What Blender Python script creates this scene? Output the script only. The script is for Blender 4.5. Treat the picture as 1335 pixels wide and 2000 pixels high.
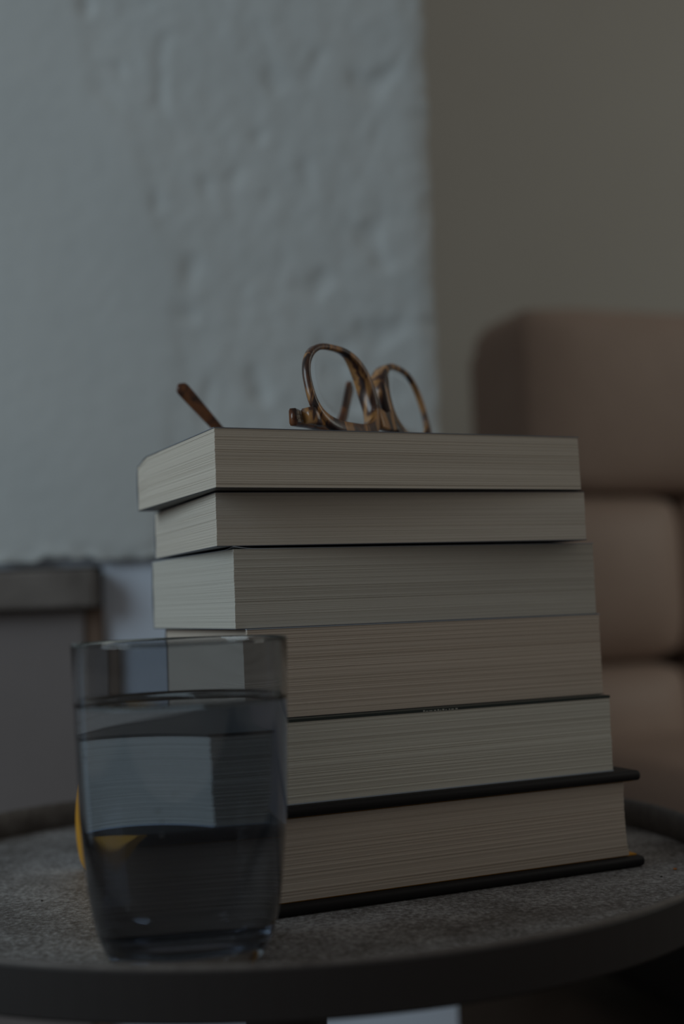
import bpy, bmesh, math, random
from mathutils import Vector, Matrix, noise

S = bpy.context.scene
for o in list(bpy.data.objects):
    bpy.data.objects.remove(o)

# ------------------------------------------------------------------ camera
EYE = 0.5596                       # eye height above the floor; table surface is at 0.42
cam_d = bpy.data.cameras.new('camera')
cam = bpy.data.objects.new('camera', cam_d)
S.collection.objects.link(cam)
cam_d.sensor_fit = 'HORIZONTAL'
cam_d.sensor_width = 24.0
cam_d.lens = 24.0 * 2474.0 / 1335.0
cam_d.clip_start = 0.02
cam_d.clip_end = 50
cam_d.dof.use_dof = True
cam_d.dof.focus_distance = 0.595
cam_d.dof.aperture_fstop = 3.8
R = Matrix.Rotation(math.radians(90 + 4.134), 4, 'X') @ Matrix.Rotation(math.radians(-2.088), 4, 'Z')
cam.matrix_world = Matrix.Translation((0, 0, EYE)) @ R
S.camera = cam

# ------------------------------------------------------------------ light
world = bpy.data.worlds.new('room_ambience')
S.world = world
world.use_nodes = True
bg = world.node_tree.nodes['Background']
bg.inputs[0].default_value = (1.0, 0.92, 0.84, 1)
bg.inputs[1].default_value = 0.46


def area(name, loc, target, sx, sy, power, col):
    d = bpy.data.lights.new(name, 'AREA')
    d.shape = 'RECTANGLE'
    d.size, d.size_y = sx, sy
    d.energy = power
    d.color = col
    o = bpy.data.objects.new(name, d)
    S.collection.objects.link(o)
    o.location = loc
    o.rotation_euler = (Vector(target) - Vector(loc)).to_track_quat('-Z', 'Y').to_euler()
    return o


area('window_daylight', (-2.0, -0.35, 1.55), (-0.05, 0.75, 0.65), 1.3, 1.4, 67, (0.74, 0.90, 1.0))
area('far_room_daylight', (2.6, 1.15, 1.6), (0.8, 2.8, 0.75), 1.2, 1.4, 27, (0.96, 0.98, 0.90))

S.view_settings.view_transform = 'Standard'
S.view_settings.look = 'None'
S.view_settings.gamma = 1.0
S.view_settings.use_curve_mapping = False
S.view_settings.exposure = -1.9
S.cycles.max_bounces = 14
S.cycles.transmission_bounces = 14
S.cycles.transparent_max_bounces = 12
S.cycles.use_denoising = True

# ------------------------------------------------------------------ materials


def new_mat(name):
    m = bpy.data.materials.new(name)
    m.use_nodes = True
    nt = m.node_tree
    return m, nt, nt.nodes['Principled BSDF']


def node(nt, t, **kw):
    n = nt.nodes.new(t)
    for k, v in kw.items():
        if k in n.inputs.keys():
            n.inputs[k].default_value = v
        else:
            setattr(n, k, v)
    return n


def ramp(nt, stops, fac):
    r = nt.nodes.new('ShaderNodeValToRGB')
    e = r.color_ramp.elements
    while len(e) < len(stops):
        e.new(0.5)
    for k, (p, c) in enumerate(stops):
        e[k].position = p
        e[k].color = (*c, 1)
    nt.links.new(fac, r.inputs[0])
    return r


def mapping(nt, scale):
    tc = nt.nodes.new('ShaderNodeTexCoord')
    mp = nt.nodes.new('ShaderNodeMapping')
    mp.inputs['Scale'].default_value = scale
    nt.links.new(tc.outputs['Object'], mp.inputs[0])
    return mp.outputs[0]


def plain(name, col, rough=0.6, metallic=0.0, spec=0.5):
    m, nt, b = new_mat(name)
    b.inputs['Base Color'].default_value = (*col, 1)
    b.inputs['Roughness'].default_value = rough
    b.inputs['Metallic'].default_value = metallic
    b.inputs['Specular IOR Level'].default_value = spec
    return m


def mottled(name, c1, c2, scale, rough=0.7, bump=0.0, spec=0.4, detail=6, metallic=0.0, sc3=(1, 1, 1)):
    m, nt, b = new_mat(name)
    n = node(nt, 'ShaderNodeTexNoise', Scale=scale, Detail=detail, Roughness=0.65)
    nt.links.new(mapping(nt, sc3), n.inputs['Vector'])
    r = ramp(nt, [(0.3, c1), (0.7, c2)], n.outputs['Fac'])
    nt.links.new(r.outputs[0], b.inputs['Base Color'])
    b.inputs['Roughness'].default_value = rough
    b.inputs['Specular IOR Level'].default_value = spec
    b.inputs['Metallic'].default_value = metallic
    if bump:
        bp = node(nt, 'ShaderNodeBump', Strength=0.6, Distance=bump)
        nt.links.new(n.outputs['Fac'], bp.inputs['Height'])
        nt.links.new(bp.outputs[0], b.inputs['Normal'])
    return m


def paper(name, col, dark, fine=2600):
    m, nt, b = new_mat(name)
    # leaves: very fine lines along the edge, thicker gatherings, a few darker sheets
    n1 = node(nt, 'ShaderNodeTexNoise', Scale=1.0, Detail=2, Roughness=0.7)
    nt.links.new(mapping(nt, (5, 5, fine)), n1.inputs['Vector'])
    n2 = node(nt, 'ShaderNodeTexNoise', Scale=1.0, Detail=3, Roughness=0.6)
    nt.links.new(mapping(nt, (3, 3, 420)), n2.inputs['Vector'])
    mx = node(nt, 'ShaderNodeMix', data_type='FLOAT')
    mx.inputs[0].default_value = 0.4
    nt.links.new(n1.outputs['Fac'], mx.inputs[2])
    nt.links.new(n2.outputs['Fac'], mx.inputs[3])
    dark = tuple(0.62 * d + 0.38 * c for d, c in zip(dark, col))
    r = ramp(nt, [(0.30, dark), (0.52, col), (0.75, tuple(min(1, c * 1.06) for c in col))], mx.outputs[0])
    nt.links.new(r.outputs[0], b.inputs['Base Color'])
    b.inputs['Roughness'].default_value = 0.9
    b.inputs['Specular IOR Level'].default_value = 0.15
    bp = node(nt, 'ShaderNodeBump', Strength=0.5, Distance=0.0003)
    nt.links.new(mx.outputs[0], bp.inputs['Height'])
    nt.links.new(bp.outputs[0], b.inputs['Normal'])
    return m


def glassy(name, ior, col=(1, 1, 1), rough=0.0):
    m, nt, b = new_mat(name)
    b.inputs['Base Color'].default_value = (*col, 1)
    b.inputs['Roughness'].default_value = rough
    b.inputs['IOR'].default_value = ior
    b.inputs['Transmission Weight'].default_value = 1.0
    return m


M = {}
M['plaster'] = mottled('white_plaster', (0.57, 0.615, 0.625), (0.62, 0.66, 0.665), 9, 0.9, 0.0015, 0.15)
M['wall_smooth'] = plain('bluish_white_wall_paint', (0.68, 0.76, 0.88), 0.85, spec=0.2)
M['wall_far'] = mottled('warm_grey_wall_paint', (0.54, 0.53, 0.485), (0.575, 0.57, 0.525), 1.2, 0.9, 0, 0.2)
M['floor'] = mottled('dark_floor', (0.05, 0.04, 0.035), (0.09, 0.07, 0.06), 4, 0.6)
M['leather'] = mottled('brown_leather', (0.37, 0.28, 0.23), (0.43, 0.33, 0.275), 7, 0.55, 0.0004)
M['stone'] = mottled('grey_brown_stone', (0.13, 0.115, 0.105), (0.22, 0.20, 0.185), 22, 0.8, 0.001)
M['cabinet'] = mottled('grey_mauve_paint', (0.20, 0.18, 0.178), (0.235, 0.212, 0.21), 5, 0.8)
M['table_rim'] = mottled('dark_iron', (0.075, 0.062, 0.056), (0.16, 0.145, 0.135), 90, 0.5, 0.0003, 0.4)
M['strip_shade'] = mottled('brown_strip_shade', (0.13, 0.085, 0.06), (0.18, 0.12, 0.085), 30, 0.6, sc3=(1, 1, 0.1))  # brown shadow colour for the strip beside the cabinet
M['band'] = plain('dark_iron_and_rim_shade', (0.024, 0.021, 0.021), 0.55)  # dark iron for leg and base; stands in for shade on the rim
M['board'] = plain('black_cloth_board', (0.009, 0.008, 0.009), 0.6, spec=0.3)
M['yellow'] = plain('yellow_cloth', (0.62, 0.30, 0.02), 0.7)
M['metal'] = plain('brushed_metal', (0.34, 0.31, 0.27), 0.42, 1.0)
M['lens'] = glassy('clear_lens', 1.02)
M['glass'] = glassy('smoky_glass', 1.48, (0.62, 0.655, 0.69))
M['water'] = glassy('clear_water', 1.333, (0.70, 0.73, 0.80))
M['bubble'] = glassy('air_bubble', 0.76)
M['paper1'] = paper('cream_paper_warm', (0.71, 0.66, 0.575), (0.50, 0.455, 0.39))
M['paper2'] = paper('cream_paper', (0.68, 0.635, 0.56), (0.50, 0.465, 0.40))
M['paper3'] = paper('grey_cream_paper', (0.60, 0.585, 0.53), (0.49, 0.47, 0.42), 3000)
M['paper4'] = paper('pinkish_cream_paper', (0.63, 0.55, 0.47), (0.46, 0.40, 0.33))
M['paper5'] = paper('pale_grey_paper', (0.66, 0.65, 0.58), (0.52, 0.50, 0.45))
M['paper6'] = paper('dull_cream_paper', (0.58, 0.51, 0.44), (0.43, 0.38, 0.32), 2000)
M['cover_navy'] = plain('navy_card_cover', (0.05, 0.06, 0.09), 0.45)
M['cover_grey'] = plain('blue_grey_card_cover', (0.20, 0.23, 0.28), 0.5)
M['cover_black'] = plain('black_card_cover', (0.02, 0.02, 0.022), 0.5)
M['cover_green'] = plain('dark_green_card_cover', (0.018, 0.03, 0.028), 0.45)
M['cover_pale'] = plain('pale_blue_card_cover', (0.42, 0.48, 0.55), 0.5)
M['ink'] = plain('pale_print', (0.45, 0.46, 0.42), 0.6)
M['orange'] = plain('orange_speck', (0.5, 0.16, 0.02), 0.7)
M['dark_speck'] = plain('dark_speck', (0.02, 0.015, 0.012), 0.8)


def table_surface():
    m, nt, b = new_mat('mottled_grey_zinc')
    v = mapping(nt, (1, 1, 1))
    n1 = node(nt, 'ShaderNodeTexNoise', Scale=420, Detail=8, Roughness=0.8)
    n2 = node(nt, 'ShaderNodeTexNoise', Scale=16, Detail=6, Roughness=0.7)
    n3 = node(nt, 'ShaderNodeTexNoise', Scale=900, Detail=3, Roughness=0.6)
    for n in (n1, n2, n3):
        nt.links.new(v, n.inputs['Vector'])
    a = node(nt, 'ShaderNodeMix', data_type='FLOAT')
    a.inputs[0].default_value = 0.34
    nt.links.new(n1.outputs['Fac'], a.inputs[2])
    nt.links.new(n2.outputs['Fac'], a.inputs[3])
    r = ramp(nt, [(0.40, (0.05, 0.040, 0.036)), (0.5, (0.17, 0.163, 0.161)), (0.60, (0.44, 0.44, 0.45))], a.outputs[0])
    nt.links.new(r.outputs[0], b.inputs['Base Color'])
    rr = ramp(nt, [(0.3, (0.75, 0.75, 0.75)), (0.7, (0.42, 0.42, 0.42))], a.outputs[0])
    nt.links.new(rr.outputs[0], b.inputs['Roughness'])
    bp = node(nt, 'ShaderNodeBump', Strength=0.7, Distance=0.0006)
    nt.links.new(n3.outputs['Fac'], bp.inputs['Height'])
    nt.links.new(bp.outputs[0], b.inputs['Normal'])
    b.inputs['Specular IOR Level'].default_value = 0.5
    return m


M['table'] = table_surface()


def tortoise(name, dark, mid, amber, sc):
    m, nt, b = new_mat(name)
    n1 = node(nt, 'ShaderNodeTexNoise', Scale=1.0, Detail=3, Roughness=0.55, Distortion=0.8)
    nt.links.new(mapping(nt, sc), n1.inputs['Vector'])
    r = ramp(nt, [(0.40, dark), (0.50, mid), (0.57, amber), (0.72, tuple(1.25 * c for c in amber))], n1.outputs['Fac'])
    nt.links.new(r.outputs[0], b.inputs['Base Color'])
    b.inputs['Roughness'].default_value = 0.28
    b.inputs['Coat Weight'].default_value = 0.3
    return m


M['tortoise'] = tortoise('tortoiseshell_acetate', (0.022, 0.012, 0.012), (0.10, 0.04, 0.022), (0.42, 0.21, 0.07), (130, 130, 45))
M['tortoise_dark'] = tortoise('dark_tortoiseshell_acetate', (0.03, 0.011, 0.007), (0.10, 0.032, 0.012), (0.17, 0.06, 0.018), (90, 90, 90))

# ------------------------------------------------------------------ helpers


def link(name, mesh, mat, parent=None, smooth=False, loc=None):
    o = bpy.data.objects.new(name, mesh)
    S.collection.objects.link(o)
    if mat is not None:
        mesh.materials.append(M[mat] if isinstance(mat, str) else mat)
    if parent is not None:
        o.parent = parent
    if loc is not None:
        o.location = loc
    if smooth:
        for p in mesh.polygons:
            p.use_smooth = True
    return o


def from_bm(name, bm, mat, parent=None, smooth=False, loc=None, recalc=True):
    if recalc:
        bmesh.ops.recalc_face_normals(bm, faces=bm.faces)
    me = bpy.data.meshes.new(name)
    bm.to_mesh(me)
    bm.free()
    return link(name, me, mat, parent, smooth, loc)


def empty(name, loc, rz=0.0):
    o = bpy.data.objects.new(name, None)
    S.collection.objects.link(o)
    o.empty_display_size = 0.03
    o.location = loc
    o.rotation_euler = (0, 0, rz)
    return o


def tag(o, label, cat, group=None, kind=None):
    o['label'] = label
    o['category'] = cat
    if group:
        o['group'] = group
    if kind:
        o['kind'] = kind
    return o


def structure(o):
    o['kind'] = 'structure'
    return o


def box_bm(x0, x1, y0, y1, z0, z1, bevel=0.0, seg=2):
    bm = bmesh.new()
    v = [bm.verts.new((x, y, z)) for z in (z0, z1) for y in (y0, y1) for x in (x0, x1)]
    for f in ((0, 1, 3, 2), (4, 6, 7, 5), (0, 4, 5, 1), (2, 3, 7, 6), (0, 2, 6, 4), (1, 5, 7, 3)):
        bm.faces.new([v[i] for i in f])
    bmesh.ops.recalc_face_normals(bm, faces=bm.faces)
    if bevel:
        bmesh.ops.bevel(bm, geom=bm.edges[:], offset=bevel, segments=seg, affect='EDGES', profile=0.5)
    return bm


def lathe_bm(profile, n=96, closed=False):
    """profile of (r, z), spun about z"""
    bm = bmesh.new()
    rings = []
    for r, z in profile:
        if r < 1e-6:
            rings.append([bm.verts.new((0, 0, z))])
        else:
            rings.append([bm.verts.new((r * math.cos(2 * math.pi * k / n), r * math.sin(2 * math.pi * k / n), z)) for k in range(n)])
    m = len(rings)
    for i in range(m if closed else m - 1):
        a, b = rings[i], rings[(i + 1) % m]
        for k in range(n):
            k2 = (k + 1) % n
            if len(a) == 1 and len(b) == 1:
                continue
            if len(a) == 1:
                bm.faces.new((a[0], b[k], b[k2]))
            elif len(b) == 1:
                bm.faces.new((a[k], b[0], a[k2]))
            else:
                bm.faces.new((a[k], b[k], b[k2], a[k2]))
    return bm


def sweep_bm(path, sections, closed=False):
    """path: list of 3D frame points; sections: list of lists of 3D points already placed"""
    bm = bmesh.new()
    rings = [[bm.verts.new(p) for p in s] for s in sections]
    n = len(rings)
    for i in range(n if closed else n - 1):
        a, b = rings[i], rings[(i + 1) % n]
        for k in range(len(a)):
            k2 = (k + 1) % len(a)
            bm.faces.new((a[k], a[k2], b[k2], b[k]))
    if not closed:
        bm.faces.new(rings[0][::-1])
        bm.faces.new(rings[-1])
    return bm


def smoothstep(t):
    t = max(0.0, min(1.0, t))
    return t * t * (3 - 2 * t)


# ================================================================== SETTING
floor = structure(from_bm('floor', box_bm(-3.0, 3.5, -1.5, 3.4, -0.05, 0.0), 'floor'))

WY = 1.085                 # face of the near plaster wall
bm = box_bm(-1.9, 0.082, WY + 0.010, WY + 0.30, 0.600, 2.4)          # upper wall, lower right pier, back of the low alcove
for b_ in ((-0.2085, 0.082, WY + 0.010, WY + 0.30, 0.0, 0.600), (-1.9, -0.2085, WY + 0.28, WY + 0.30, 0.0, 0.600)):
    q = box_bm(*b_)
    me = bpy.data.meshes.new('tmp')
    q.to_mesh(me)
    q.free()
    bm.from_mesh(me)
    bpy.data.meshes.remove(me)
wall_back = structure(from_bm('wall_back', bm, 'wall_smooth'))

# rough plaster coat, real relief, ends in a ragged lip low on the wall


def patch_edge(z):
    pts = [(0.18, -0.142), (0.216, -0.1375), (0.315, -0.136), (0.334, -0.153), (0.421, -0.166), (0.4547, -0.205), (0.54, -0.217), (0.8, -0.23)]
    if z < pts[0][0]:
        return pts[0][1] - 0.02 * (pts[0][0] - z) / 0.1
    for (z0, x0), (z1, x1) in zip(pts, pts[1:]):
        if z <= z1:
            t = (z - z0) / (z1 - z0)
            return x0 + t * (x1 - x0)
    return pts[-1][1]


def plaster_height(x, z):
    zz = z - EYE
    big = noise.noise(Vector((x * 9, zz * 7, 1.3)))
    # dents and lumps of the rough trowelled side
    n1 = noise.noise(Vector((x * 55, zz * 40, 5.1)))
    n2 = noise.noise(Vector((x * 110, zz * 85, 9.7)))
    n3 = noise.noise(Vector((x * 190, zz * 150, 2.2)))
    rough = 0.0008 * n1 + 0.00065 * n2 + 0.0003 * n3
    d = noise.noise(Vector((x * 38 + 7, zz * 27, 17.7)))
    if d > 0.22:
        rough -= 0.0024 * (d - 0.22) / 0.3
    e = patch_edge(zz) + 0.006 * noise.noise(Vector((x * 20, zz * 18, 3.0)))
    t = smoothstep((x - e) / 0.016 + 0.5)          # 0 on the smooth raised patch, 1 on the rough side
    smooth_side = 0.0014 + 0.00035 * n2
    fade = 1.0 - 0.45 * smoothstep((0.12 - zz) / 0.25)
    return 0.0022 * big + (1 - t) * smooth_side + t * rough * fade


def build_plaster():
    x0, x1 = -0.62, 0.088
    zlip = 0.606
    xs = [-1.9, -1.5, -1.1, -0.85, -0.72] + [x0 + (x1 - x0) * i / 190 for i in range(191)]
    zs = [zlip + 0.0034 * i for i in range(190)] + [1.30, 1.40, 1.6, 1.9, 2.4]
    verts, faces = [], []
    nx = len(xs)
    for j, z in enumerate(zs):
        for i, x in enumerate(xs):
            h = plaster_height(x, z)
            zz = z
            if j < 5:                              # ragged lip
                rag = 0.006 * noise.noise(Vector((x * 17, 0.3, 4.4))) + 0.004 * noise.noise(Vector((x * 90, 0.3, 8.4)))
                zz = z + rag * (1 - j / 5)
                h += 0.004 * (1 - j / 5) * noise.noise(Vector((x * 60, j * .3, 2.4)))
            y = WY - h
            dx = 0.0
            if i > nx - 6:                         # rounded, slightly wavy arris
                k = (i - (nx - 6)) / 5
                y += 0.005 * k * k
                dx = k * (0.0022 * noise.noise(Vector((z * 34, 2.2, 0))) + 0.0015 * noise.noise(Vector((z * 95, 7.2, 0))))
            verts.append((x + dx - (0.0 if j else 0), y, zz))
    nz = len(zs)
    for j in range(nz - 1):
        for i in range(nx - 1):
            a = j * nx + i
            faces.append((a, a + 1, a + nx + 1, a + nx))
    # return faces to the wall behind: bottom lip, right side
    base = len(verts)
    for i in range(nx):
        v = verts[i]
        verts.append((v[0], WY + 0.012, v[2] + 0.003))
    for i in range(nx - 1):
        faces.append((i + 1, i, base + i, base + i + 1))
    base2 = len(verts)
    for j in range(nz):
        v = verts[j * nx + nx - 1]
        verts.append((v[0] - 0.001, WY + 0.30, v[2]))
    for j in range(nz - 1):
        a = j * nx + nx - 1
        faces.append((a, base2 + j, base2 + j + 1, a + nx))
    me = bpy.data.meshes.new('plaster_coat')
    me.from_pydata(verts, [], faces)
    o = link('plaster_coat', me, 'plaster', wall_back, True)
    o['label'] = 'rough white trowelled plaster with a smoother raised patch'
    return o


build_plaster()
structure(from_bm('shade_strip_1', box_bm(-0.2228, -0.2088, 1.0870, 1.110, 0.0, 0.5638, 0.001), 'strip_shade'))  # added brown strip standing in for the slab's shadow beside the cabinet

wall_far = structure(from_bm('wall_far', box_bm(-1.9, 3.5, 3.2, 3.3, 0.0, 2.6), 'wall_far'))
structure(from_bm('baseboard_far', box_bm(-1.9, 3.5, 3.18, 3.2, 0.0, 0.10, 0.004), 'wall_far'))

# ================================================================== LOW CABINET at lower left
cab = tag(empty('low_cabinet', (-0.628, 1.080, 0)), 'low grey cabinet with a thick stone top set under the plaster wall', 'cabinet')
from_bm('top', box_bm(-0.42, 0.4175, -0.014, 0.270, 0.564, 0.597, 0.003), 'stone', cab)
from_bm('body', box_bm(-0.40, 0.405, 0.004, 0.270, 0.04, 0.564, 0.002), 'cabinet', cab)
from_bm('plinth', box_bm(-0.39, 0.39, 0.02, 0.270, 0.0, 0.04), 'stone', cab)

# ================================================================== SOFA (right, far behind)


def puff(name, w, d, h, parent, loc, r=0.05, p=3.2):
    """pillow-like cushion: a subdivided box pushed toward a rounded, crowned block"""
    bm = bmesh.new()
    bmesh.ops.create_cube(bm, size=2.0)
    bmesh.ops.subdivide_edges(bm, edges=bm.edges[:], cuts=9, use_grid_fill=True)
    for v in bm.verts:
        x, y, z = v.co
        n = (abs(x) ** p + abs(y) ** p + abs(z) ** p) ** (1 / p)
        m = max(abs(x), abs(y), abs(z))
        f = m / n
        q = Vector((x, y, z)) * (0.25 + 0.75 * f)
        crown = (1 - abs(x) ** 2.5) * (1 - abs(z) ** 2.5)
        if y < 0:
            q.y -= 0.35 * crown
        v.co = Vector((q.x * w / 2, q.y * d / 2, q.z * h / 2))
    return from_bm(name, bm, 'leather', parent, True, loc)


sofa = tag(empty('leather_sofa', (0.256, 1.86, 0), math.radians(20)), 'brown leather sofa with plump cushioned back behind the books', 'sofa')
puff('back_cushion', 0.95, 0.17, 0.275, sofa, (0.465, 0.03, EYE + 0.287), p=13)
for c in range(3):
    x = 0.120 + c * 0.283
    for zc, h in ((EYE + 0.025, 0.255), (EYE - 0.215, 0.225)):
        puff('back_cushion', 0.298, 0.15, h, sofa, (x, 0.03, zc), p=4.5)
from_bm('back_frame', box_bm(0.012, 0.93, 0.07, 0.18, 0.10, EYE + 0.402, 0.03, 4), 'leather', sofa, True)
from_bm('base', box_bm(0.0, 0.90, -0.43, 0.10, 0.06, 0.22, 0.02, 3), 'board', sofa, True)
for c in range(3):
    puff('seat_cushion', 0.30, 0.50, 0.14, sofa, (0.15 + c * 0.30, -0.20, 0.288))
for x in (0.06, 0.84):
    for y in (-0.38, 0.10):
        from_bm('foot', lathe_bm([(0, 0), (0.018, 0), (0.024, 0.065), (0, 0.065)], 16), 'board', sofa, True, (x, y, 0))

# ================================================================== ROUND TABLE
TC = Vector((-0.0386, 0.679))
TR = 0.229
TZ = 0.4197
table = tag(empty('side_table', (TC.x, TC.y, 0)), 'round dark metal side table with raised rim under the books', 'table')
from_bm('table_top', lathe_bm([(0, TZ - 0.005), (TR - 0.003, TZ - 0.005), (TR - 0.003, TZ), (0, TZ)], 128), 'table', table)
rimp = [(TR - 0.0045, TZ - 0.004), (TR - 0.0038, TZ + 0.0145), (TR - 0.0030, TZ + 0.0157), (TR - 0.0018, TZ + 0.0162), (TR - 0.0008, TZ + 0.0158),
        (TR - 0.0006, TZ + 0.0145), (TR - 0.0006, TZ - 0.004)]
from_bm('rim', lathe_bm(rimp, 160, True), 'table_rim', table, True)
from_bm('rim_shade_band', lathe_bm([(TR - 0.0008, TZ - 0.0045), (TR - 0.0008, TZ + 0.0146), (TR, TZ + 0.0138), (TR, TZ - 0.0035)], 160, True), 'band', table, False)  # outer face of the rim, its shade put into a darker colour
from_bm('leg', lathe_bm([(0, 0.012), (0.0212, 0.012), (0.0212, TZ - 0.016), (0.0212, TZ - 0.005), (0, TZ - 0.005)], 40), 'band', table, False)
from_bm('base', lathe_bm([(0, 0), (0.15, 0), (0.15, 0.008), (0.145, 0.012), (0, 0.012)], 80), 'band', table)

# a few crumbs lying on the table near the big book
rnd = random.Random(4)
for (x, y, r, mt, lb) in ((0.1612, 0.6503, 0.0012, 'orange', 'tiny orange crumb on the table right of the big book'),
                          (0.1505, 0.6354, 0.0007, 'dark_speck', 'tiny dark crumb on the table right of the big book'),
                          (-0.1537, 0.6321, 0.0007, 'dark_speck', 'tiny dark crumb on the table left of the tumbler')):
    bm = bmesh.new()
    bmesh.ops.create_icosphere(bm, subdivisions=1, radius=r)
    for v in bm.verts:
        v.co *= rnd.uniform(0.7, 1.2)
        v.co.z = max(v.co.z * 0.5, -0.4 * r)
    tag(from_bm('crumb', bm, mt, None, False, (x, y, TZ + 0.4 * r)), lb, 'crumb')

# ================================================================== BOOKS


def page_block(name, W, L, z0, z1, mat, parent, layers, seed, inset=(0, 0, 0, 0), jit=0.00006, concave=0.0, droop=0.0, lean=(0, 0)):
    """stack of sheets: every gathering is its own stepped layer. x 0..W, y 0..L (spine at L)"""
    rg = random.Random(seed)
    nx, ny = 10, 14
    xa, xb, ya, yb = inset[0], W - inset[1], inset[2], L - inset[3]
    outline = [(i / nx, 0) for i in range(nx)] + [(1, j / ny) for j in range(ny)] + [(1 - i / nx, 1) for i in range(nx)] + [(0, 1 - j / ny) for j in range(ny)]
    bm = bmesh.new()
    # layer boundaries with uneven thickness
    ws = [rg.uniform(0.5, 1.5) for _ in range(layers)]
    tot = sum(ws)
    cuts = [0]
    for w in ws:
        cuts.append(cuts[-1] + w / tot)
    rings = []
    wob = [rg.uniform(-1, 1) for _ in range(4)]

    def ring(t, of, ol, orr):
        s = 4 * t * (1 - t)
        c = 0.0
        cr = -concave * s
        ring_v = []
        for (u, v) in outline:
            x = xa + ol + lean[0] * (t - 0.5) + u * ((xb + orr + cr + lean[1] * (t - 0.5)) - (xa + ol + lean[0] * (t - 0.5)))
            y = (ya + of + c) + v * (yb - (ya + of + c))
            dz = -droop * smoothstep((v - 0.86) / 0.14) * t
            zz = z0 + (z1 - z0) * t + dz
            ring_v.append(bm.verts.new((x, y, zz)))
        return ring_v

    for k in range(layers):
        o = (rg.gauss(0, jit), rg.gauss(0, jit), rg.gauss(0, jit))
        drift = 0.00010 * (wob[0] * math.sin(6.0 * cuts[k] + wob[1]) + wob[2] * math.sin(13 * cuts[k]))
        o = (o[0] + drift, o[1] + drift, o[2])
        g = 0.10 * (cuts[k + 1] - cuts[k])
        rings.append(ring(cuts[k] + (g if k else 0), *o))
        rings.append(ring(cuts[k + 1] - (g if k < layers - 1 else 0), *o))
    n = len(outline)
    for a, b in zip(rings, rings[1:]):
        for k in range(n):
            k2 = (k + 1) % n
            bm.faces.new((a[k], a[k2], b[k2], b[k]))
    bm.faces.new(rings[0][::-1])
    bm.faces.new(rings[-1])
    return from_bm(name, bm, mat, parent, False)


def cover_sheet(name, W, L, z0, t, mat, parent, over=0.0003, droop=0.0, curl=None):
    """thin card cover, may dip at the spine or curl at the fore-edge corner"""
    nx, ny = 40, 28
    bm = bmesh.new()

    def zoff(x, y):
        v = y / L
        d = -droop * smoothstep((v - 0.86) / 0.14)
        if curl:
            cx, cy, rad, hh = curl
            q = math.hypot(x - cx, y - cy)
            d += hh * max(0, 1 - q / rad) ** 2
        return d
    g = []
    for lay in (0, 1):
        rows = []
        for j in range(ny + 1):
            row = []
            for i in range(nx + 1):
                x = -over + (W + 2 * over) * (i / nx) ** 1.6
                y = -over + (L + over) * (j / ny) ** 1.3
                row.append(bm.verts.new((x, y, z0 + lay * t + zoff(x, y))))
            rows.append(row)
        g.append(rows)
    for j in range(ny):
        for i in range(nx):
            bm.faces.new((g[0][j][i], g[0][j + 1][i], g[0][j + 1][i + 1], g[0][j][i + 1]))
            bm.faces.new((g[1][j][i], g[1][j][i + 1], g[1][j + 1][i + 1], g[1][j + 1][i]))
    for i in range(nx):
        bm.faces.new((g[0][0][i], g[0][0][i + 1], g[1][0][i + 1], g[1][0][i]))
        bm.faces.new((g[0][ny][i + 1], g[0][ny][i], g[1][ny][i], g[1][ny][i + 1]))
    for j in range(ny):
        bm.faces.new((g[0][j + 1][0], g[0][j][0], g[1][j][0], g[1][j + 1][0]))
        bm.faces.new((g[0][j][nx], g[0][j + 1][nx], g[1][j + 1][nx], g[1][j][nx]))
    return from_bm(name, bm, mat, parent, False)


def paperback(label, FL, yaw, W, L, z0, z1, mat, layers, seed, top, bottom, spine, tt=0.00035, tb=0.00035, droop=0.0, curl=None, gap=0.0, **kw):
    o = tag(empty('paperback_book', (FL[0], FL[1], EYE + z0), math.radians(yaw)), label, 'book', 'books in the stack')
    T = z1 - z0 - gap
    page_block('page_block', W, L, tb, T - tt, mat, o, layers, seed, droop=droop, **kw)
    cover_sheet('top_cover', W, L, T - tt, tt, top, o, droop=droop, curl=curl)
    cover_sheet('bottom_cover', W, L, 0.0, tb, bottom, o)
    # spine: gently rounded sheet at the back
    bm = bmesh.new()
    rows = []
    m = 10
    for lay in (0, 0.0005):
        for k in range(m + 1):
            t = k / m
            zz = t * (T - droop * t)
            bul = 0.0016 * math.sin(math.pi * t)
            rows.append([bm.verts.new((-0.0003, L + bul + lay, zz)), bm.verts.new((W + 0.0003, L + bul + lay, zz))])
    h = m + 1
    for k in range(m):
        bm.faces.new((rows[k][0], rows[k][1], rows[k + 1][1], rows[k + 1][0]))
        a, b = rows[h + k], rows[h + k + 1]
        bm.faces.new((a[1], a[0], b[0], b[1]))
        for s in (0, 1):
            bm.faces.new((rows[k][s], rows[k + 1][s], rows[h + k + 1][s], rows[h + k][s]))
    bm.faces.new((rows[0][0], rows[0][1], rows[h][1], rows[h][0]))
    bm.faces.new((rows[m][0], rows[m][1], rows[h + m][1], rows[h + m][0]))
    from_bm('spine', bm, spine, o)
    return o


Z = [0.0821, 0.0541, 0.0283, -0.0102, -0.0523, -0.0911, -0.1396]

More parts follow.
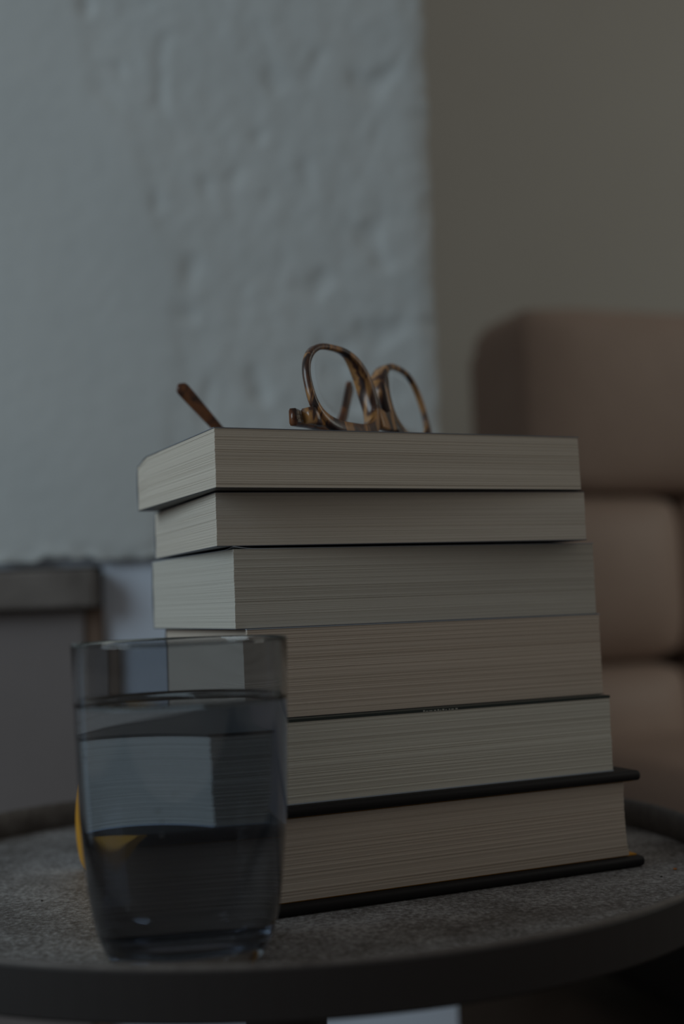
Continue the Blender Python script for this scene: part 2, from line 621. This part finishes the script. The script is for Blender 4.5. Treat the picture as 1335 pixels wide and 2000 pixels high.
paperback('topmost cream-paged paperback in the stack, under the tortoiseshell eyeglasses', (-0.0566, 0.5714), 24.9, 0.1992, 0.128,
          Z[1], Z[0], 'paper1', 62, 1, 'cover_grey', 'cover_black', 'cover_pale', droop=0.0035, tb=0.0005, gap=0.0, lean=(0, -0.0006))
paperback('thin cream-paged paperback, second book from the top of the stack', (-0.0582, 0.5846), 21.45, 0.198, 0.124,
          Z[2], Z[1], 'paper2', 60, 2, 'cover_navy', 'cover_navy', 'cover_pale', gap=0.0004)
paperback('thick grey-cream paperback with a curled cover corner, third from the top', (-0.051, 0.5873), 24.6, 0.2013, 0.1343,
          Z[3], Z[2], 'paper3', 90, 3, 'cover_pale', 'cover_navy', 'cover_pale', curl=(0, 0, 0.012, 0.0012), gap=0.0010)
paperback('pinkish cream thick paperback, fourth from the top, just above the dark green cover', (-0.0458, 0.5876), 25.17, 0.1982, 0.1253,
          Z[4], Z[3], 'paper4', 84, 4, 'cover_pale', 'cover_black', 'cover_black')
b5 = paperback('large pale-paged paperback with a dark green cover, resting on the black hardcover', (-0.0701, 0.5684), 24.47, 0.225, 0.152,
               Z[5], Z[4], 'paper5', 70, 5, 'cover_green', 'cover_pale', 'cover_green', tt=0.0013, tb=0.0006)
# pale print running onto the edge of the green cover
bm = bmesh.new()
rnd = random.Random(8)
x = 0.116
while x < 0.134:
    w = rnd.uniform(0.0006, 0.0018)
    q = box_bm(x, x + w, -0.00036, -0.00028, Z[4] - Z[5] - 0.0011, Z[4] - Z[5] - 0.0011 + rnd.uniform(0.0003, 0.0007))
    me = bpy.data.meshes.new('tmp')
    q.to_mesh(me)
    q.free()
    bm.from_mesh(me)
    bpy.data.meshes.remove(me)
    x += w + rnd.uniform(0.0003, 0.0012)
from_bm('cover_print', bm, 'ink', b5)

# ---- big hardcover at the bottom
W6, L6 = 0.257, 0.165
HC = tag(empty('hardcover_book', (-0.0851, 0.5557, EYE + Z[6]), math.radians(24.18)),
         'large thick hardcover with black boards and a yellow spine, bottom of the stack', 'book', 'books in the stack')
T6 = Z[5] - Z[6]
bt = 0.0052
sq = 0.0058


def board(name, z):
    bm = box_bm(0.004, W6, 0, L6, z, z + bt, 0.0021, 4)
    return from_bm(name, bm, 'board', HC, True)


board('bottom_board', 0.0)
board('top_board', T6 - bt)
page_block('page_block', W6, L6, bt + 0.0006, T6 - bt - 0.0006, 'paper6', HC, 56, 6, inset=(0.004, 0.0085, 0.0035, 0.0045), concave=0.0011, jit=0.00010, lean=(0, -0.001))
from_bm('endpaper', box_bm(0.005, W6 - 0.0025, 0.0045, L6 - 0.004, bt, bt + 0.0006), 'yellow', HC)
from_bm('endpaper', box_bm(0.005, W6 - 0.0025, 0.0045, L6 - 0.004, T6 - bt - 0.0006, T6 - bt), 'yellow', HC)
sec = []
for yy in (0.0, L6):
    pts = []
    m = 16
    for k in range(m + 1):
        t = k / m
        pts.append((0.0042 - 0.0040 * math.sin(math.pi * t) ** 0.6, yy, 0.0004 + (T6 - 0.0008) * t))
    for k in range(m, -1, -1):
        t = k / m
        pts.append((0.0058 - 0.0037 * math.sin(math.pi * t) ** 0.6, yy, 0.0004 + (T6 - 0.0008) * t))
    sec.append(pts)
from_bm('spine', sweep_bm(None, sec), 'yellow', HC)

# ================================================================== TUMBLER OF WATER
GX, GY = -0.0668, 0.5095
gprof_out = [(0.0, 0.0), (0.0225, 0.0), (0.0258, 0.0009), (0.0284, 0.0030), (0.0308, 0.0064), (0.0328, 0.0105), (0.0345, 0.0150),
             (0.0362, 0.0225), (0.0378, 0.033), (0.0391, 0.046), (0.0402, 0.060), (0.0409, 0.075), (0.0415, 0.095), (0.0420, 0.112), (0.0424, 0.1262)]
wall_t = 0.0016
rim_top = [(0.04235, 0.1272), (0.0419, 0.1278), (0.0414, 0.1278), (0.0410, 0.1272)]
gprof_in = [(0.0408, 0.1262), (0.0404, 0.112), (0.0399, 0.095), (0.0393, 0.075), (0.0386, 0.060), (0.0375, 0.046), (0.0361, 0.033), (0.0344, 0.0245),
            (0.0322, 0.0180), (0.0290, 0.0135), (0.0245, 0.0112), (0.017, 0.0104), (0.0, 0.0102)]
GZ = TZ + 0.0002
gprof_out = [(r * 1.015, z) for r, z in gprof_out]
rim_top = [(r * 1.015, z) for r, z in rim_top]
gprof_in = [(r * 1.015, z) for r, z in gprof_in]
tum = from_bm('drinking_glass', lathe_bm(gprof_out + rim_top + gprof_in, 128), 'glass', None, True, (GX, GY, GZ))
tag(tum, 'clear glass tumbler of water standing in front of the books', 'glass')

WL = 0.1030                # water level above the base
e = 0.0004                 # the water reaches a hair into the glass wall


def inner_r(z):
    pts = sorted([(zz, r) for r, zz in gprof_in])
    for (z0, r0), (z1, r1) in zip(pts, pts[1:]):
        if z0 <= z <= z1:
            return r0 + (r1 - r0) * (z - z0) / (z1 - z0)
    return pts[-1][1]


wp = [(0.0, 0.0102 - e)] + [(r + e * 0.7, z - e * 0.7) for r, z in reversed(gprof_in[:-1]) if z < WL - 0.002]
wp += [(inner_r(WL) + e, WL - 0.0005), (inner_r(WL + 0.0020) + e * 0.6, WL + 0.0020), (inner_r(WL) - 0.0004, WL + 0.0013), (inner_r(WL) - 0.0013, WL + 0.0006), (inner_r(WL) - 0.0026, WL + 0.0002),
       (inner_r(WL) - 0.0045, WL), (0.02, WL), (0, WL)]
water = from_bm('water', lathe_bm(wp, 128), 'water', None, True, (GX, GY, GZ))
tag(water, 'clear water filling most of the glass tumbler', 'water')
bm = bmesh.new()
rnd = random.Random(11)
for k in range(16):
    a = math.radians(rnd.uniform(200, 340))
    z = rnd.uniform(0.025, WL - 0.004)
    rr = inner_r(z) - 0.0012
    q = bmesh.ops.create_icosphere(bm, subdivisions=2, radius=rnd.uniform(0.00025, 0.0007))
    bmesh.ops.translate(bm, verts=q['verts'], vec=(rr * math.cos(a), rr * math.sin(a), z))
bub = from_bm('bubbles', bm, 'bubble', water, True)
bub['kind'] = 'stuff'

# ================================================================== EYEGLASSES lying upside down on the top book
OZ = EYE + Z[0]
GO = Vector((-0.0045, 0.6020, OZ + 0.0003))
UA = math.radians(61.0)
U = Vector((math.cos(UA), math.sin(UA), 0))
V = Vector((-math.sin(UA), math.cos(UA), 0))
LEAN = math.radians(13)
specs = tag(empty('eyeglasses', GO), 'tortoiseshell eyeglasses lying upside down on the topmost book', 'eyeglasses')
mm = 0.001


def fr(x, y, z):
    """frame-front coordinates in mm: x along the front, y toward the wearer, z up in the leaning plane"""
    yy = y * math.cos(LEAN) + z * math.sin(LEAN)
    zz = -y * math.sin(LEAN) * 0.0 + z * math.cos(LEAN) - y * 0.10
    return (U * x + V * yy) * mm + Vector((0, 0, zz * mm))


def lens_outline(a):
    """unit outline: brow (down) broad and flat, cheek side (up) rounder and narrower"""
    c, s = math.cos(a), math.sin(a)
    n = 3.1
    k = (abs(c) ** n + abs(s) ** n) ** (-1 / n)
    x, z = c * k, s * k
    x *= 1.0 - 0.19 * max(0, z) ** 1.5
    return x, z


def rim_mesh(cx, side):
    """side=+1: nose on +x"""
    hw, hh, cz = 27.0, 19.5, 28.0
    N = 72
    secs, lens_in = [], []
    for i in range(N):
        a = 2 * math.pi * i / N
        x, z = lens_outline(a)
        x2, z2 = lens_outline(a + 0.02)
        dx, dz = (x2 - x) * hw, (z2 - z) * hh
        L_ = math.hypot(dx, dz)
        nx_, nz_ = dz / L_, -dx / L_
        nose = max(0.0, x * side)
        brow = max(0.0, -z)
        cheek = max(0.0, z)
        w = 3.1 + 3.6 * brow ** 2 + 1.5 * nose ** 2 * (1 - 0.3 * cheek)
        dep = 4.2 + 6.0 * (nose ** 1.4) * (1 - 0.35 * brow) + 0.6 * brow
        wrap = 0.00132 * (x * hw + cx - 69) ** 2
        px, pz = cx + x * hw, cz + z * hh
        ch = 0.8
        prof = [(0, 0.5), (ch, 0), (w - ch, 0), (w, ch), (w, dep - ch), (w - ch, dep), (ch, dep), (0, dep - ch)]
        if z < -0.9:
            pass
        secs.append([fr(px + nx_ * q, wrap + d, pz + nz_ * q) for q, d in prof])
        lens_in.append((px + nx_ * 0.4, wrap + 1.6, pz + nz_ * 0.4))
    return secs, lens_in


bm_all = bmesh.new()


def add_secs(bm, secs, closed):
    rings = [[bm.verts.new(p) for p in s] for s in secs]
    n = len(rings)
    for i in range(n if closed else n - 1):
        a, b = rings[i], rings[(i + 1) % n]
        for k in range(len(a)):
            k2 = (k + 1) % len(a)
            bm.faces.new((a[k], a[k2], b[k2], b[k]))
    if not closed:
        bm.faces.new(rings[0][::-1])
        bm.faces.new(rings[-1])


CX1, CX2 = 32.5, 105.5
s1, l1 = rim_mesh(CX1, +1)
s2, l2 = rim_mesh(CX2, -1)
add_secs(bm_all, s1, True)
add_secs(bm_all, s2, True)
# bridge
br = []
for k in range(9):
    t = k / 8
    x = 60.0 + 18.0 * t
    zc = 15.5 - 2.5 * math.sin(math.pi * t)
    hgt = 5.2 + 1.6 * (2 * t - 1) ** 2
    wrap = -0.6 * math.sin(math.pi * t)
    br.append([fr(x, wrap + 0.4, zc - hgt), fr(x, wrap, zc - hgt + 1), fr(x, wrap, zc + hgt - 1), fr(x, wrap + 0.6, zc + hgt),
               fr(x, wrap + 4.4, zc + hgt), fr(x, wrap + 5, zc + hgt - 1), fr(x, wrap + 5, zc - hgt + 1), fr(x, wrap + 4.4, zc - hgt)])
add_secs(bm_all, br, False)
# end pieces
for xe, sg in ((0.0, 1), (138.0, -1)):
    wr = 0.00132 * 69 ** 2
    ep = []
    for q, y0, y1, za, zb in ((9.0, 0.2, 4.4, 5.0, 15.5), (5.0, 0.1, 4.8, 5.5, 15.2), (2.0, 0.4, 6.2, 6.0, 14.6), (0.2, 1.5, 7.2, 6.4, 14.2)):
        x = xe + sg * q
        yb = wr * 0.92
        ep.append([fr(x, yb + y0, za + .8), fr(x, yb + y0, zb - .8), fr(x, yb + y0 + .8, zb), fr(x, yb + y1 - .8, zb),
                   fr(x, yb + y1, zb - .8), fr(x, yb + y1, za + .8), fr(x, yb + y1 - .8, za), fr(x, yb + y0 + .8, za)])
    add_secs(bm_all, ep, False)
front = from_bm('frame_front', bm_all, 'tortoise', specs, True)
front['label'] = 'mottled brown and amber tortoiseshell front'


def lens(pts):
    bm = bmesh.new()
    rings = []
    c = [sum(p[i] for p in pts) / len(pts) for i in range(3)]
    for s, dy in ((1.0, 0.0), (0.6, -0.7), (0.25, -1.0)):
        rings.append([bm.verts.new(fr(c[0] + (p[0] - c[0]) * s, p[1] * s + c[1] * (1 - s) + dy, c[2] + (p[2] - c[2]) * s)) for p in pts])
    back = []
    for s, dy in ((0.25, 0.6), (0.6, 0.9), (1.0, 1.5)):
        back.append([bm.verts.new(fr(c[0] + (p[0] - c[0]) * s, p[1] * s + c[1] * (1 - s) + dy, c[2] + (p[2] - c[2]) * s)) for p in pts])
    n = len(pts)
    seq = [rings[2], rings[1], rings[0], back[2], back[1], back[0]]
    for a, b in zip(seq, seq[1:]):
        for k in range(n):
            k2 = (k + 1) % n
            bm.faces.new((a[k], a[k2], b[k2], b[k]))
    bm.faces.new(rings[2][::-1])
    bm.faces.new(back[0])
    return from_bm('lens', bm, 'lens', front, True)


lens(l1)
lens(l2)


def temple(start, dirv, straight, tip, rise_deg, parent, label, rest=0.0042):
    """start: offset from specs origin; flat arm then an ear tip bending upward"""
    d = Vector((dirv[0], dirv[1], 0)).normalized()
    side = Vector((-d.y, d.x, 0))
    N = 90
    p = Vector(start)
    total = straight + tip
    secs = []
    sink = (start[2] - rest) / (straight * 0.75)
    ang = -math.atan(sink)
    prev = 0
    for i in range(N + 1):
        s = total * i / N
        ds = s - prev
        prev = s
        t = s / total
        if s < straight - 0.014:
            ang = -math.atan(sink) * (1 - smoothstep((s - straight * 0.55) / (straight * 0.3)))
        else:
            ang = math.radians(rise_deg) * smoothstep((s - (straight - 0.014)) / 0.030)
        t3 = d * math.cos(ang) + Vector((0, 0, math.sin(ang)))
        up = -d * math.sin(ang) + Vector((0, 0, math.cos(ang)))
        p = p + t3 * ds
        hh = 0.0042 - 0.0012 * smoothstep(t / 0.25)         # half height
        tw = 0.0019 - 0.0002 * t                            # half thickness
        if s > straight:
            q = (s - straight) / tip
            hh = 0.0022 + 0.0014 * smoothstep(q)
        left = total - s                                    # rounded end of the ear tip
        if left < 0.004:
            k = math.sqrt(max(0.02, 1 - (1 - left / 0.004) ** 2))
            hh *= k
            tw *= 0.4 + 0.6 * k
        c = 0.7
        secs.append([p + up * hh * a + side * tw * b for a, b in ((-1, -c), (-c, -1), (c, -1), (1, -c), (1, c), (c, 1), (-c, 1), (-1, c))])
    bm = sweep_bm(None, secs)
    o = from_bm('temple', bm, 'tortoise_dark', parent, True)
    o['label'] = label
    return o


wr = 0.00132 * 69 ** 2
hA = fr(-5.2, wr + 9.0, 10.0)
hB = fr(143.2, wr + 9.0, 10.0)
tipA = Vector((0.0095, 0.724)) - Vector((GO.x, GO.y))
tipB = Vector((-0.0878, 0.682)) - Vector((GO.x, GO.y))
dA = (tipA - Vector((hA.x, hA.y)))
dB = (tipB - Vector((hB.x, hB.y)))
temple(hA, dA, 0.086, 0.042, 50, specs, 'dark tortoiseshell temple folded behind the lenses', 0.0105)
temple(hB, dB, dB.length - 0.034, 0.047, 48, specs, 'dark tortoiseshell temple with its ear tip sticking up')
# metal hinges
for xe, sg in ((0.0, 1), (138.0, -1)):
    bm = bmesh.new()
    for za, zb in ((7.2, 9.0), (9.2, 11.0), (11.2, 13.0)):
        n = 14
        top, bot = [], []
        for k in range(n):
            a = 2 * math.pi * k / n
            px, py = xe - sg * 2.2 + 1.5 * math.cos(a), wr + 7.9 + 1.5 * math.sin(a)
            bot.append(bm.verts.new(fr(px, py, za)))
            top.append(bm.verts.new(fr(px, py, zb)))
        for k in range(n):
            bm.faces.new((bot[k], bot[(k + 1) % n], top[(k + 1) % n], top[k]))
        bm.faces.new(bot[::-1])
        bm.faces.new(top)
    for (qa, qb) in ((-1.5, 3.0), (-4.4, -2.5)):
        secs = []
        for q in (qa, qb):
            x = xe + sg * q
            secs.append([fr(x, wr + 7.2, 8.6), fr(x, wr + 7.2, 11.6), fr(x, wr + 8.6, 11.6), fr(x, wr + 8.6, 8.6)])
        add_secs(bm, secs, False)
    from_bm('hinge', bm, 'metal', specs, False)
